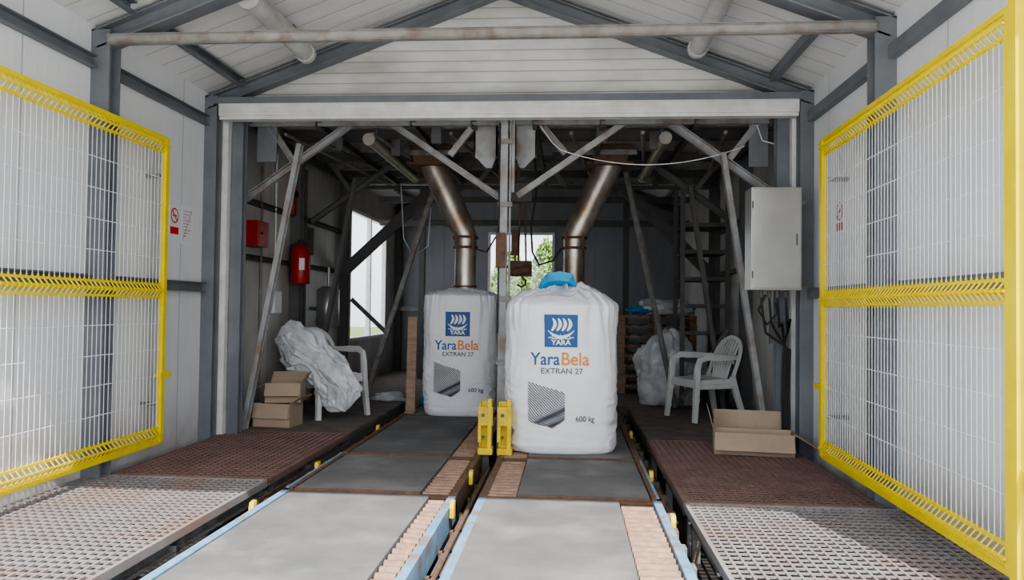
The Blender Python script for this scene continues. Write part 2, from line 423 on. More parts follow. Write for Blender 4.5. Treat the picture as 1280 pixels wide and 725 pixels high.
# fluorescent lamps
def lamp(x, y0, y1, z, up, r=0.065, m=M_lamp):
    b = B('fluorescent_lamp', [m, M_steelw])
    b.cyl((x, y0, z), (x, y1, z), r, 0, 18)
    for y in (y0, y1): b.cyl((x, y-0.03, z), (x, y+0.03, z), r*1.15, 0, 18)
    b.box(x-0.03, x+0.03, y0+0.05, y1-0.05, z+r*0.7, z+r*1.3, 0)
    for y in (y0+0.3, y1-0.3): b.box(x-0.008, x+0.008, y-0.02, y+0.02, z+r, up, 1)
    b.done()
lamp(-2.38, 5.4, 6.6, 3.50, roofz(-2.38)+0.01, 0.075); lamp(1.08, 5.4, 6.6, 3.50, roofz(1.08)+0.01, 0.075)
lamp(-2.03, 7.5, 9.75, 2.92, 3.1, 0.055, M_lampd); lamp(0.92, 7.5, 9.75, 2.92, 3.1, 0.055, M_lampd)

# hoist hook
b = B('hoist_hook', [M_rust, M_dark, M_red])
x = -0.57; y = 9.0
b.box(x-0.12, x+0.12, y-0.08, y+0.08, 2.5, 2.72, 1); b.cyl((x-0.05, y, 2.72), (x-0.05, y, 3.02), 0.015, 1, 8)
for dx in (-0.04, 0.05): b.cyl((x+dx, y, 1.80), (x+dx*0.6, y, 2.5), 0.012, 0, 8)
b.box(x-0.13, x+0.12, y-0.07, y+0.07, 1.62, 1.80, 0)
b.cyl((x-0.1, y-0.08, 1.66), (x+0.1, y-0.08, 1.70), 0.05, 0, 12)
b.sweep([(x, y, 1.64), (x+0.01, y, 1.60), (x+0.05, y, 1.57), (x+0.05, y, 1.52), (x, y, 1.49), (x-0.05, y, 1.52)], 0.014, 0, 8)
b.sweep([(x-0.13, y, 1.72), (x-0.2, y, 1.74), (x-0.22, y, 1.85), (x-0.2, y, 2.1)], 0.02, 0, 8)
b.box(x-0.12, x-0.04, y-0.11, y-0.05, 1.86, 2.16, 0)
b.sweep([(x-0.07, y-0.05, 1.86), (x-0.09, y-0.05, 1.7), (x-0.02, y-0.1, 1.62)], 0.012, 2, 6)
b.done(bevel=0.004)
b = B('pneumatic_hose', [M_black, M_steelw])
b.sweep([(-0.42, 8.9, 3.0), (-0.40, 8.9, 2.6), (-0.46, 8.9, 2.2), (-0.44, 8.9, 1.9), (-0.36, 8.9, 1.75), (-0.2, 8.93, 1.8), (-0.1, 8.95, 1.95)], 0.012, 0, 8)
b.sweep([(-0.75, 8.9, 3.0), (-0.78, 8.9, 2.5), (-0.86, 8.9, 2.1), (-0.98, 8.93, 1.9), (-1.10, 8.95, 1.93)], 0.010, 0, 8)
b.done()

# ------------------------------------------------------------------ conveyors
def conveyor(side):
    b = B('roller_conveyor', [M_belt, M_rustl, M_blue, M_dark, M_steelw, M_yelw, M_rust])
    if side == 'R': xo, xi, sg = 0.60, -0.58, 1
    else: xo, xi, sg = -1.90, -0.73, -1
    def bx(a, c, *r): b.box(min(a, c), max(a, c), *r)
    segs = [(2.75, 4.98, 0), (5.04, 6.28, 1), (6.34, 8.55, 1), (8.6, 9.8, 1)]
    for k, (y0, y1, typ) in enumerate(segs):
        rm = 2 if k == 0 else 6
        bx(xo, xo-sg*0.05, y0, y1, -0.16, 0.01, rm)
        bx(xi, xi+sg*0.05, y0, y1, -0.16, 0.0, rm)
        if k == 1: bx(xo, xo-sg*0.02, y0, y1, -0.05, 0.012, 2)
        if side == 'R' and typ == 0: pl, pr, r0, r1 = xi+0.05, 0.33, 0.34, 0.54
        elif side == 'R': pl, pr, r0, r1 = -0.33, xo-0.06, xi+0.05, -0.34
        elif typ == 0: pl, pr, r0, r1 = xo+0.06, -0.90, -0.89, -0.79
        else: pl, pr, r0, r1 = xo+0.06, -0.98, -0.97, -0.79
        b.box(pl, pr, y0+0.015, y1-0.015, -0.03, 0.006, 0)
        b.box(pl, pr, y0+0.015, y0+0.05, -0.05, 0.0, 4)
        yy = y0+0.05
        while yy < y1-0.04:
            b.cyl((r0, yy, -0.036), (r1, yy, -0.036), 0.034, 1, 12); yy += 0.09
        bx(r0, r1, y0+0.015, y1-0.015, -0.09, -0.075, 3)
        b.box(pl, pr, y0-0.005, y0+0.012, -0.06, 0.008, 6)
        bx(xi, xo, y0+0.0, y0+0.012, -0.14, -0.05, 3)
        for yl in (y0+0.15, y1-0.15):
            for xl in (xo-sg*0.04, xi+sg*0.04):
                b.box(xl-0.03, xl+0.03, yl-0.03, yl+0.03, GL+0.012, -0.10, 3)
        b.box(min(xi, xo)+0.06, max(xi, xo)-0.06, y0+0.1, y1-0.1, -0.11, -0.092, 3)
    for y in (5.01, 6.31):
        bx(xi, xo, y-0.03, y+0.03, -0.03, -0.006, 6)
    for xx, ys in ((xo, (4.55, 5.75, 7.6)), (xi, (4.7, 5.6) if side == 'L' else ())):
        for y in ys:
            s = 1 if xx == xo else -1
            o = xx + sg*s*0.02
            b.prof((o-0.014, y, 0), (o+0.014, y, 0), [(-0.03, 0.0), (0.03, 0.0), (0.015, 0.035), (-0.03, 0.04)], mi=5)
            b.box(o-0.014, o+0.014, y-0.03, y+0.03, -0.06, 0.0, 5)
    for y in [2.9 + 0.31*i for i in range(22)]:
        o = xo + sg*0.02
        b.box(o-0.02, o+0.02, y, y+0.08, -0.10, -0.03, 6 if y > 5 else 4)
    b.done(bevel=0.002)
conveyor('L'); conveyor('R')

b = B('cable_trunking', [M_dark, M_rust, M_blue])
b.box(-0.69, -0.62, 2.9, 6.35, -0.26, -0.12, 0); b.cyl((-0.655, 2.9, -0.10), (-0.655, 6.35, -0.10), 0.015, 1, 8)
for i in range(9): b.box(-0.71, -0.60, 3.0+i*0.4, 3.04+i*0.4, GL+0.012, -0.12, 1)
b.done()

# yellow guards
def guard(x):
    b = B('yellow_guard_post', [M_yelw, M_dark])
    y = 6.5; w = 0.105
    b.box(x-w/2, x+w/2, y-0.005, y+0.005, 0.0, 0.44)
    b.box(x-w/2, x-w/2+0.012, y-0.06, y+0.06, 0.06, 0.44); b.box(x+w/2-0.012, x+w/2, y-0.06, y+0.06, 0.06, 0.44)
    b.box(x-w/2-0.01, x+w/2+0.01, y-0.07, y-0.055, 0.24, 0.40)
    b.box(x-w/2-0.01, x-w/2+0.02, y-0.075, y-0.055, 0.1, 0.24)
    b.box(x+w/2-0.035, x+w/2, y-0.075, y-0.055, 0.02, 0.47)
    b.box(x-w/2-0.01, x+w/2+0.01, y-0.08, y+0.06, -0.005, 0.05)
    b.cyl((x-0.02, y-0.08, 0.33), (x-0.02, y-0.05, 0.33), 0.016, 1, 10)
    b.cyl((x-0.02, y-0.08, 0.14), (x-0.02, y-0.05, 0.14), 0.013, 1, 10)
    b.box(x-0.03, x+0.03, y-0.03, y+0.03, GL+0.012, 0.0, 1)
    b.done(bevel=0.004)
guard(-0.70); guard(-0.535)

# ------------------------------------------------------------------ gratings
def grating(x0, x1, y0, y1, m, pitch=0.056, t=0.0065):
    b = B('walkway_grating', [m, M_dark, M_steelw])
    z0, z1 = -0.03, 0.0
    n = int((x1-x0)/pitch)
    for i in range(n+1):
        x = x0 + (x1-x0)*i/n
        b.box(x-t, x+t, y0, y1, z0, z1, 0)
    n = int((y1-y0)/(pitch*1.15))
    for i in range(n+1):
        y = y0 + (y1-y0)*i/n
        b.box(x0, x1, y-t, y+t, z1-0.010, z1-0.001, 0)
    for x in (x0, x1): b.box(x-0.012, x+0.012, y0, y1, -0.045, 0.004, 0)
    for y in (y0, y1): b.box(x0, x1, y-0.010, y+0.010, -0.045, 0.004, 0)
    for x in (x0+0.05, x1-0.05):
        b.cchan((x, y0, -0.09), (x, y1, -0.09), 0.05, 0.09, 2)
        for y in (y0+0.08, (y0+y1)/2, y1-0.08): b.box(x-0.025, x+0.025, y-0.025, y+0.025, GL+0.012, -0.10, 2)
    for y in (y0+0.08, (y0+y1)/2, y1-0.08): b.cchan((x0, y, -0.075), (x1, y, -0.075), 0.04, 0.06, 1)
    b.done()
XLW, XRW = -2.13, 0.76
grating(XL+0.03, XLW, 2.95, 5.27, M_grat); grating(XL+0.15, XLW, 5.31, 7.3, M_gratr)
grating(XRW, XR-0.03, 2.95, 4.98, M_grat); grating(XRW, XR-0.15, 5.02, 7.35, M_gratr)
b = B('walkway_plate', [M_floorr, M_dark])
b.box(XL+0.02, XLW, 7.33, 9.8, -0.03, 0.0, 0); b.box(XLW-0.02, XLW+0.0, 7.33, 9.8, -0.12, -0.03, 1)
for y in (7.4, 8.5, 9.7):
    for x in (XL+0.2, XLW-0.05): b.box(x-0.03, x+0.03, y-0.03, y+0.03, GL+0.012, -0.03, 1)
b.done()
b = B('walkway_plate', [M_floorr, M_dark])
b.box(XRW, XR-0.02, 7.38, 9.8, -0.03, 0.0, 0); b.box(XRW, XRW+0.02, 7.38, 9.8, -0.12, -0.03, 1)
for y in (7.45, 8.5, 9.7):
    for x in (XRW+0.05, XR-0.2): b.box(x-0.03, x+0.03, y-0.03, y+0.03, GL+0.012, -0.03, 1)
b.done()
b = B('kerb_rail', [M_rust, M_dark])
for x in (-2.04, 0.68):
    b.angle((x, 5.0, -0.1), (x, 9.8, -0.1), 0.07, 0)
    for i in range(12): b.box(x-0.02, x+0.02, 5.05+i*0.42, 5.1+i*0.42, GL+0.012, -0.08, 1)
b.done()

# ------------------------------------------------------------------ gates
def gate(xa, ya, xb, yb, z0, z1, bulge, post):
    """panel from (xa,ya) far end to (xb,yb) near end"""
    b = B('yellow_mesh_gate', [M_yel, M_wire, M_steelw])
    A = Vector((xa, ya, 0)); C = Vector((xb, yb, 0)); L = (C-A).length; d = (C-A)/L
    nrm = Vector((bulge, 0, 0))
    def P(s, z, o=0): return A + d*s + Vector((0, 0, z)) + nrm*o
    s = 0.045
    b.bar(P(0, z0), P(0, z1), s, s, 0, up=(1, 0, 0)); b.bar(P(L, z0), P(L, z1), s, s, 0, up=(1, 0, 0))
    zm = (z0+z1)/2 - 0.01
    n = int(L/0.05)
    bands = [(z1-0.11, z1-0.02), (zm-0.05, zm+0.05), (z0+0.02, z0+0.11)]
    for zl, zh in bands:
        for z in (zl, zh): b.bar(P(0, z), P(L, z), 0.016, 0.016, 0)
        b.bar(P(0, (zl+zh)/2, 0.035), P(L, (zl+zh)/2, 0.035), 0.012, 0.012, 0)
        for i in range(1, n):
            q = L*i/n
            b.sweep([P(q, zl-0.02), P(q, zl), P(q, (zl+zh)/2, 0.04), P(q, zh), P(q, min(zh+0.02, z1))], 0.006, 0, 5)
    b.bar(P(0, z1), P(L, z1), 0.03, 0.03, 0); b.bar(P(0, z0), P(L, z0), 0.03, 0.03, 0)
    b.bar(P(0, zm, 0), P(L, zm, 0), 0.022, 0.03, 0)
    zs = []
    for lo, hi in ((z0+0.11, zm-0.05), (zm+0.05, z1-0.11)):
        k = 5
        zs += [lo+(hi-lo)*j/(k) for j in range(1, k)]
        for i in range(1, n):
            q = L*i/n; b.cyl(P(q, lo), P(q, hi), 0.0024, 1, 5)
    for z in zs: b.cyl(P(0, z, -0.004), P(L, z, -0.004), 0.0035, 1, 5)
    if post:
        b.bar(P(L+0.05, -0.0), P(L+0.05, z1+0.25), 0.055, 0.055, 0, up=(1, 0, 0))
        b.box(xb-0.06, xb+0.06, yb-0.11, yb+0.01, 0.0, 0.015, 0)
        for z in (0.55, 2.1): b.cyl(P(L+0.02, z-0.06), P(L+0.02, z+0.06), 0.02, 0, 10)
        b.bar(P(L+0.075, 0.55), P(L+0.2, 0.55), 0.03, 0.08, 0)
    b.box(xa-0.03, xa+0.03, ya-0.05, ya+0.12, zm-0.7, zm-0.66, 0)
    wx = XL+0.002 if bulge > 0 else XR-0.002
    for z in (z0+0.3, z1-0.3):
        b.bar((xa, ya, z), (wx, ya, z), 0.03, 0.03, 2)
    return b.done()
gate(-3.29, 5.93, -3.27, 3.25, 0.13, 2.58, 1, False)
gate(1.96, 6.05, 1.90, 3.42, 0.13, 2.57, -1, True)

# ------------------------------------------------------------------ bags
def text_geo(body, bold=0.0):
    cu = bpy.data.curves.new('tmp_txt', 'FONT'); cu.body = body; cu.offset = bold; cu.resolution_u = 4
    o = bpy.data.objects.new('tmp_txt', cu); COL.objects.link(o)
    dg = bpy.context.evaluated_depsgraph_get(); dg.update()
    me = bpy.data.meshes.new_from_object(o.evaluated_get(dg))
    vs = [(v.co.x, v.co.y) for v in me.vertices]; fs = [tuple(p.vertices) for p in me.polygons]
    bpy.data.objects.remove(o); bpy.data.curves.remove(cu); bpy.data.meshes.remove(me)
    x0 = min(v[0] for v in vs); x1 = max(v[0] for v in vs); y0 = min(v[1] for v in vs); y1 = max(v[1] for v in vs)
    return [((x-x0)/(x1-x0), (y-y0)/(y1-y0)) for x, y in vs], fs

def ridged(p):
    return 1 - 2*abs(noise.noise(p))

def bulk_bag(cx, cy, a, dp, H, seed, tent, loop):
    b = B('bulk_bag', [M_fabric, M_pblue, M_porange, M_pgrey, M_pwhite, M_loop])
    NE = 3.6
    def pr(z):
        t = z / H
        if t < 0.05: return 0.89 + 0.07*math.sqrt(max(0, t/0.05))
        if t < 0.5: return 0.96 + 0.04*math.sin((t-0.05)/0.45*math.pi/2)
        if t < 0.86: return 1.0 - 0.015*((t-0.5)/0.36)
        return 0.985 - 0.03*((t-0.86)/0.14)**2
    def disp(th, z):
        side = abs(math.cos(th))**2
        low = max(0, 1 - z/(0.75*H))
        n1 = noise.noise(Vector((math.cos(th)*1.5+seed, math.sin(th)*1.5, z*2.2)))
        n2 = ridged(Vector((math.cos(th)*3+seed, math.sin(th)*3, z*15)))
        n3 = noise.noise(Vector((math.cos(th)*7+seed, math.sin(th)*7, z*2.5+5)))
        n4 = ridged(Vector((math.cos(th)*10+seed, math.sin(th)*10, z*4+5)))
        up = max(0, z/H-0.80)*5
        return 0.018*n1 + 0.016*n2*(0.22 + 0.8*side)*(0.25+low) + 0.014*n3*max(0, z/H-0.35)*2 + 0.018*n4*up
    def surf(th, z, off=0.0):
        c, s = math.cos(th), math.sin(th)
        p = pr(z)
        x = a*p*math.copysign(abs(c)**(2/NE), c); y = dp*p*math.copysign(abs(s)**(2/NE), s)
        k = 1 + (disp(th, z)+off)/a
        return (cx + x*k, cy + y*k, z)
    NT, NZ = 180, 110
    def side_fn(u, v):
        return Vector(surf(u*2*math.pi, v*H*0.985)) + Vector((0, 0, 0.007))
    b.grid(side_fn, NT, NZ, 0, True, True)
    def top_fn(u, v):
        th = u*2*math.pi; q = 1-v
        x, y, z = surf(th, H*0.985)
        dx, dy = x-cx, y-cy
        r = q
        big = tent > 0.05
        lift = tent*(1-r**1.35)*(0.80+0.20*math.cos(2*th)) if big else tent*(1-r*r)
        e = r*(1-r)*4
        fold = (0.034 if big else 0.026)*ridged(Vector((math.cos(th)*2.6+seed, math.sin(th)*2.6, r*1.2)))*e
        fold += 0.026*ridged(Vector((dx*r*9, dy*r*9, seed)))*min(1, 4*(1-r))
        nn = 0.06*noise.noise(Vector((dx*r*5, dy*r*5, seed)))*(1-r)
        bulgez = 0.022*math.sqrt(max(0, 1-r**8))
        return (cx+dx*(r if not big else r**0.9), cy+dy*r, z+0.007+bulgez+lift+fold+nn)
    b.grid(top_fn, NT, 40, 0, True, True)
    ring = [Vector(surf(i/NT*2*math.pi, 0)) + Vector((0, 0, 0.007)) for i in range(NT)]
    b.add(ring, [tuple(range(NT))], 0)
    def front(x, z, off=0.004):
        p = pr(z)
        c = max(-0.999, min(0.999, x/(a*p)))
        cc = abs(c)**(NE/2); th = math.atan2(-math.sqrt(max(0, 1-cc*cc)), math.copysign(cc, c))
        return surf(th, z, off)
    def put(vs, fs, x0, x1, z0, z1, mi, off=0.006):
        b.add([front(x0+(x1-x0)*u, z0+(z1-z0)*v, off) for u, v in vs], fs, mi)
    g = 14; vs = [(i/g, j/g) for j in range(g+1) for i in range(g+1)]
    fs = [(j*(g+1)+i, j*(g+1)+i+1, (j+1)*(g+1)+i+1, (j+1)*(g+1)+i) for j in range(g) for i in range(g)]
    lx0, lx1, lz0, lz1 = -0.14, 0.135, 0.915, 1.19
    put(vs, fs, lx0, lx1, lz0, lz1, 1, 0.005)
    def strip(pts, wd, mi, X0, X1, Z0, Z1, off):
        V = []; n = len(pts)
        for i, (x, z) in enumerate(pts):
            w = wd[i] if isinstance(wd, list) else wd
            x2, z2 = pts[min(i+1, n-1)]; x1, z1 = pts[max(i-1, 0)]
            dx, dz = x2-x1, z2-z1; l = math.hypot(dx, dz) or 1
            V.append((x-dz/l*w, z+dx/l*w)); V.append((x+dz/l*w, z-dx/l*w))
        F = [(2*i, 2*i+2, 2*i+3, 2*i+1) for i in range(n-1)]
        put(V, F, X0, X1, Z0, Z1, mi, off)
    sq = (lx0, lx1, lz0, lz1)
    strip([(0.10+0.8*t, 0.47-0.17*math.sin(math.pi*t)+0.05*abs(2*t-1)**3) for t in [i/14 for i in range(15)]], [0.005+0.05*math.sin(math.pi*i/14) for i in range(15)], 4, *sq, 0.009)
    strip([(0.12+0.76*t, 0.29+0.018*math.sin(t*22)-0.03*math.sin(math.pi*t)) for t in [i/24 for i in range(25)]], 0.014, 4, *sq, 0.009)
    for k in range(4):
        x0 = 0.22+0.155*k
        strip([(x0+0.10*math.sin(math.pi*t*0.9), 0.50+0.38*t) for t in [i/8 for i in range(9)]], [0.045*math.sin(math.pi*(0.12+0.8*i/8))+0.008 for i in range(9)], 4, *sq, 0.009)
    for k in range(5):
        x0 = 0.22+0.13*k
        strip([(x0, 0.40), (x0+0.04, 0.24)], 0.008, 4, *sq, 0.009)
    tv, tf = text_geo('YARA', 0.03); put(tv, tf, lx0+0.055, lx1-0.055, lz0+0.018, lz0+0.062, 4, 0.010)
    tv, tf = text_geo('Yara', 0.012); put(tv, tf, -0.255, -0.01, 0.762, 0.868, 1, 0.007)
    tv, tf = text_geo('Bela', 0.012); put(tv, tf, 0.005, 0.235, 0.762, 0.872, 2, 0.007)
    tv, tf = text_geo('EXTRAN 27', 0.004); put(tv, tf, -0.165, 0.18, 0.69, 0.738, 3, 0.007)
    tv, tf = text_geo('600 kg', 0.004); put(tv, tf, 0.125, 0.285, 0.275, 0.338, 3, 0.008)
    # ploughed-field contour-line print, clipped to a slanted quadrilateral
    def inside(x, z):
        top = 0.625 - 0.30*(x+0.27)            # falls towards the right
        bot = 0.285 - 0.26*(x+0.27) if x < -0.06 else 0.23 + 0.75*(x+0.06)
        return -0.275 < x < 0.035 and bot < z < top
    for k in range(34):
        base = 0.80 - 0.0165*k
        run = []
        for i in range(61):
            x = -0.275 + 0.31*i/60
            q = (x+0.275)/0.31
            z = base - 0.16*q + 0.045*math.sin(q*4.2 + k*0.20 - 1.2) + 0.010*math.sin(q*11+k*0.6)
            if inside(x, z): run.append((x, z))
            elif len(run) > 2:
                strip(run, 0.0040, 3, 0, 1, 0, 1, 0.008); run = []
            else: run = []
        if len(run) > 2: strip(run, 0.0040, 3, 0, 1, 0, 1, 0.008)
    if loop:
        zt = H+tent
        b.sweep([(cx-0.17, cy-0.04, zt-0.10), (cx-0.14, cy-0.07, zt+0.0), (cx-0.10, cy-0.09, zt+0.045), (cx-0.02, cy-0.1, zt+0.06), (cx+0.06, cy-0.10, zt+0.055), (cx+0.11, cy-0.08, zt-0.01)],
                [(0.12, 0.03), (0.14, 0.05), (0.15, 0.08), (0.15, 0.09), (0.14, 0.08), (0.06, 0.03)], 5, rect=True)
        def ruff(u, v):
            w = 2*u-1
            x = w*(0.42-0.20*v)
            y = -0.30+0.24*v + 0.04*math.sin(u*31+2*math.sin(u*9))*(0.4+v) + 0.03*noise.noise(Vector((u*9, v*4, 3)))
            z = H*0.99 + tent*(0.15+0.95*v)*(1-0.60*w*w) + 0.05*noise.noise(Vector((u*10, v*3, seed))) + 0.024*math.sin(u*47)*v
            return (cx+x, cy+y, z)
        b.grid(ruff, 110, 18, 0, True)
    else:
        def sp(u, v):
            th = u*2*math.pi; r = 0.15+0.03*math.sin(th*7)*(1-v)+0.12*(1-v)**2
            return (cx+r*math.cos(th), cy+r*math.sin(th), H+0.02+0.06*v)
        b.grid(sp, 60, 8, 0, True, True)
    ob = b.done(recalc=False)
    return ob
bulk_bag(-0.065, 6.93, 0.495, 0.49, 1.285, 1.3, 0.165, True)
bulk_bag(-1.25, 8.96, 0.44, 0.46, 1.385, 6.1, 0.01, False)

# ------------------------------------------------------------------ chairs
def chair(T):
    b = B('plastic_chair', [M_plast]); b.T = T
    def seat(u, v):
        x = (u-0.5)*0.46*(1-0.08*v); y = -0.22+0.44*v
        z = 0.43 - 0.025*math.sin(math.pi*u)*math.sin(math.pi*min(1, v*1.1)) - (0.03*(1-v*8)**2 if v < 0.125 else 0)
        return (x, y, z)
    b.grid(seat, 14, 14); b.grid(lambda u, v: tuple(Vector(seat(u, v))-Vector((0, 0, 0.018))), 14, 14)
    for x in (-0.225, 0.225): b.sweep([(x, -0.22, 0.40), (x, 0, 0.41), (x*0.93, 0.22, 0.41)], [(0.02, 0.05)]*3, rect=True)
    b.sweep([(-0.23, -0.225, 0.40), (0, -0.235, 0.395), (0.23, -0.225, 0.40)], [(0.02, 0.06)]*3, rect=True)
    rim = []
    for i in range(17):
        t = i/16; a = math.pi*t
        x = -0.225*math.cos(a)*(1.05); z = 0.44+0.42*math.sin(a)**0.45
        rim.append((x, 0.20+0.16*(z-0.42)/0.42, z))
    b.sweep(rim, [(0.045, 0.022)]*17, rect=True, up=(0, 1, 0))
    for k in range(-3, 4):
        x = k*0.052
        zt = 0.44+0.42*math.sin(math.acos(max(-1, min(1, x/0.236))))**0.45
        b.sweep([(x*0.8, 0.20, 0.42), (x*0.95, 0.24, 0.60), (x, 0.20+0.16*(zt-0.42)/0.42, zt)], [(0.034, 0.010)]*3, rect=True, up=(0, 1, 0))
    b.sweep([(-0.2, 0.245, 0.60), (0, 0.26, 0.60), (0.2, 0.245, 0.60)], [(0.012, 0.03)]*3, rect=True)
    for sx in (-1, 1):
        b.sweep([(sx*0.285, -0.27, 0.0), (sx*0.265, -0.24, 0.3), (sx*0.26, -0.225, 0.55), (sx*0.265, -0.20, 0.635), (sx*0.27, -0.12, 0.665), (sx*0.27, 0.05, 0.66), (sx*0.25, 0.20, 0.655), (sx*0.225, 0.275, 0.66)],
                [(0.045, 0.045), (0.055, 0.05), (0.06, 0.04), (0.06, 0.028), (0.065, 0.022), (0.065, 0.02), (0.05, 0.02), (0.04, 0.02)], rect=True, up=(1, 0, 0))
        b.sweep([(sx*0.275, 0.33, 0.0), (sx*0.24, 0.26, 0.25), (sx*0.225, 0.21, 0.46)], [(0.045, 0.045), (0.055, 0.05), (0.05, 0.05)], rect=True, up=(1, 0, 0))
        b.bar((sx*0.262, -0.235, 0.36), (sx*0.232, 0.23, 0.36), 0.012, 0.05)
    b.bar((-0.26, -0.235, 0.37), (0.26, -0.235, 0.37), 0.012, 0.05)
    return b.done(bevel=0.004)
TL = xf(-2.72, 8.50, 0, 50, 1.12); TR = xf(1.54, 8.9, 0, -68, 1.08)
chair(TL); chair(TR)

# crumpled film sack slumped over the left chair
def crumple_path(name, ctr, rad, squash, seed, floor=0.02):
    b = B(name, [M_sack])
    ctr = [Vector(c) for c in ctr]; K = len(ctr)-1
    def f(u, v):
        s = v*K; i = min(int(s), K-1); t = s-i
        c = ctr[i].lerp(ctr[i+1], t); d = (ctr[min(i+1, K)]-ctr[max(i-1, 0)]).normalized()
        r = rad[i]*(1-t)+rad[i+1]*t
        m = min(v, 1-v)
        end = math.sqrt(max(0, 1-(1-m*7)**2)) if m < 1/7 else 1.0
        a = Vector((0, 1, 0)); bb = d.cross(a).normalized()
        th = u*2*math.pi
        # folds: sharp pleats that run mostly down the cloth, warped by low-frequency noise
        wv = noise.noise(Vector((math.cos(th), math.sin(th), v*3+seed)))
        q = Vector((math.cos(th)*1.4, math.sin(th)*1.4, v*3.0))
        pleat = ridged(Vector((math.cos(th+wv)*4.5, math.sin(th+wv)*4.5, v*2.0+wv*1.5+seed)))
        cross = ridged(Vector((math.cos(th)*2.0+seed, math.sin(th)*2.0, v*7+wv*3)))
        k = 1 + 0.42*noise.noise(q+Vector((seed, 0, 0))) + 0.16*pleat + 0.10*cross + 0.04*ridged(q*5)
        p = c + a*math.cos(th)*r*squash*k*end + bb*math.sin(th)*r*k*end
        p += Vector((0.06*noise.noise(q*2+Vector((3, 0, 0))), 0, 0.06*noise.noise(q*2+Vector((9, 0, 0)))))
        p.z = max(floor, p.z); return p
    b.grid(f, 160, 180, 0, True, True)
    return b.done()
crumple_path('draped_sack', [(-3.26, 8.30, 0.86), (-3.10, 8.26, 0.84), (-2.95, 8.22, 0.72), (-2.76, 8.16, 0.60), (-2.58, 8.12, 0.47), (-2.44, 8.08, 0.30), (-2.40, 8.05, 0.12)],
             [0.10, 0.17, 0.22, 0.19, 0.19, 0.17, 0.14], 0.7, 2.4)

# ------------------------------------------------------------------ cartons
def carton(b, x0, x1, y0, y1, z0, z1, flaps, T):
    b.T = T; t = 0.005
    b.box(x0, x1, y0, y1, z0, z0+t, 1)
    b.box(x0, x1, y0, y0+t, z0, z1, 0); b.box(x0, x1, y1-t, y1, z0, z1, 0)
    b.box(x0, x0+t, y0+t, y1-t, z0, z1, 0); b.box(x1-t, x1, y0+t, y1-t, z0, z1, 0)
    w = x1-x0; d = y1-y0
    for side, ang in flaps:
        a = math.radians(ang); l = (d if side in 'fb' else w)*0.48
        if side in 'fb': l = d*0.5
        c, s = math.cos(a)*l, math.sin(a)*l
        if side == 'f': b.bar(((x0+x1)/2, y0, z1), ((x0+x1)/2, y0-c, z1+s), w-0.01, t, 0)
        if side == 'b': b.bar(((x0+x1)/2, y1, z1), ((x0+x1)/2, y1+c, z1+s), w-0.01, t, 0)
        if side == 'l': b.bar((x0, (y0+y1)/2, z1), (x0-c*0.7, (y0+y1)/2, z1+s*0.7), d-0.01, t, 0)
        if side == 'r': b.bar((x1, (y0+y1)/2, z1), (x1+c*0.7, (y0+y1)/2, z1+s*0.7), d-0.01, t, 0)
b = B('cardboard_box', [M_card, M_cardi, M_tape])
carton(b, -0.21, 0.19, -0.15, 0.15, 0.0, 0.24, [('r', 35), ('f', -78)], xf(-2.98, 7.68, 0, -6))
b.box(-0.21, 0.19, -0.153, -0.151, 0.1, 0.14, 2)
b.done()
b = B('cardboard_box', [M_card, M_cardi, M_tape])
carton(b, -0.18, 0.18, -0.14, 0.14, 0.0, 0.20, [('f', -60), ('b', 40), ('l', -30), ('r', 60)], xf(-2.93, 7.72, 0.242, 10))
b.box(-0.175, 0.175, -0.135, 0.135, 0.17, 0.175, 0)
b.done()
b = B('cardboard_box', [M_card, M_cardi, M_tape])
carton(b, -0.33, 0.33, -0.16, 0.16, 0.0, 0.19, [('f', -62), ('b', 80), ('r', -30), ('l', 75)], xf(1.61, 6.82, 0, -8))
b.box(-0.32, 0.31, -0.06, -0.055, 0.0, 0.22, 0)
b.done()

# ------------------------------------------------------------------ wall kit
def extinguisher(x, y, z, r=0.09, h=0.5):
    b = B('fire_extinguisher', [M_red, M_black, M_steelw, M_signw])
    pts = [(x, y, z), (x, y, z+0.02), (x, y, z+h*0.72), (x, y, z+h*0.80), (x, y, z+h*0.86)]
    b.sweep(pts, [r*0.9, r, r, r*0.75, r*0.3], 0, 20)
    b.cyl((x, y, z+h*0.86), (x, y, z+h*0.93), r*0.25, 1, 10)
    b.bar((x-r*0.3, y, z+h*0.93), (x+r*1.1, y, z+h*0.98), 0.03, 0.02, 1)
    b.sweep([(x, y-0.02, z+h*0.9), (x-r*0.9, y-0.03, z+h*0.85), (x-r*1.1, y-0.02, z+h*0.5), (x-r*1.05, y, z+0.08)], 0.012, 1, 8)
    b.box(x+r*0.2, x+r*0.75, y-r*1.0, y-r*0.8, z+h*0.3, z+h*0.55, 3)
    b.bar((x, y, z+h*0.45), (XL+0.06, y, z+h*0.45), 0.03, 0.02, 2)
    b.done()
extinguisher(-3.26, 9.0, 1.50, 0.115, 0.56)
b = B('fire_hose_box', [M_red, M_black])
b.box(XL, -3.26, 7.72, 8.0, 1.86, 2.13, 0); b.box(-3.26, -3.255, 7.74, 7.98, 1.88, 2.11, 0); b.cyl((-3.255, 7.8, 2.0), (-3.24, 7.8, 2.0), 0.015, 1, 8)
b.done(bevel=0.01)
b = B('alarm_bell', [M_red, M_black])
b.box(XL, -3.36, 9.0, 9.1, 2.35, 2.68, 0); b.cyl((-3.36, 9.05, 2.6), (-3.33, 9.05, 2.6), 0.04, 1, 12)
b.done(bevel=0.006)
b = B('water_heater', [M_cab, M_dark])
b.sweep([(-3.2, 9.9, 0.95), (-3.2, 9.9, 0.99), (-3.2, 9.9, 1.45), (-3.2, 9.9, 1.5)], [0.12, 0.15, 0.15, 0.08], 0, 20)
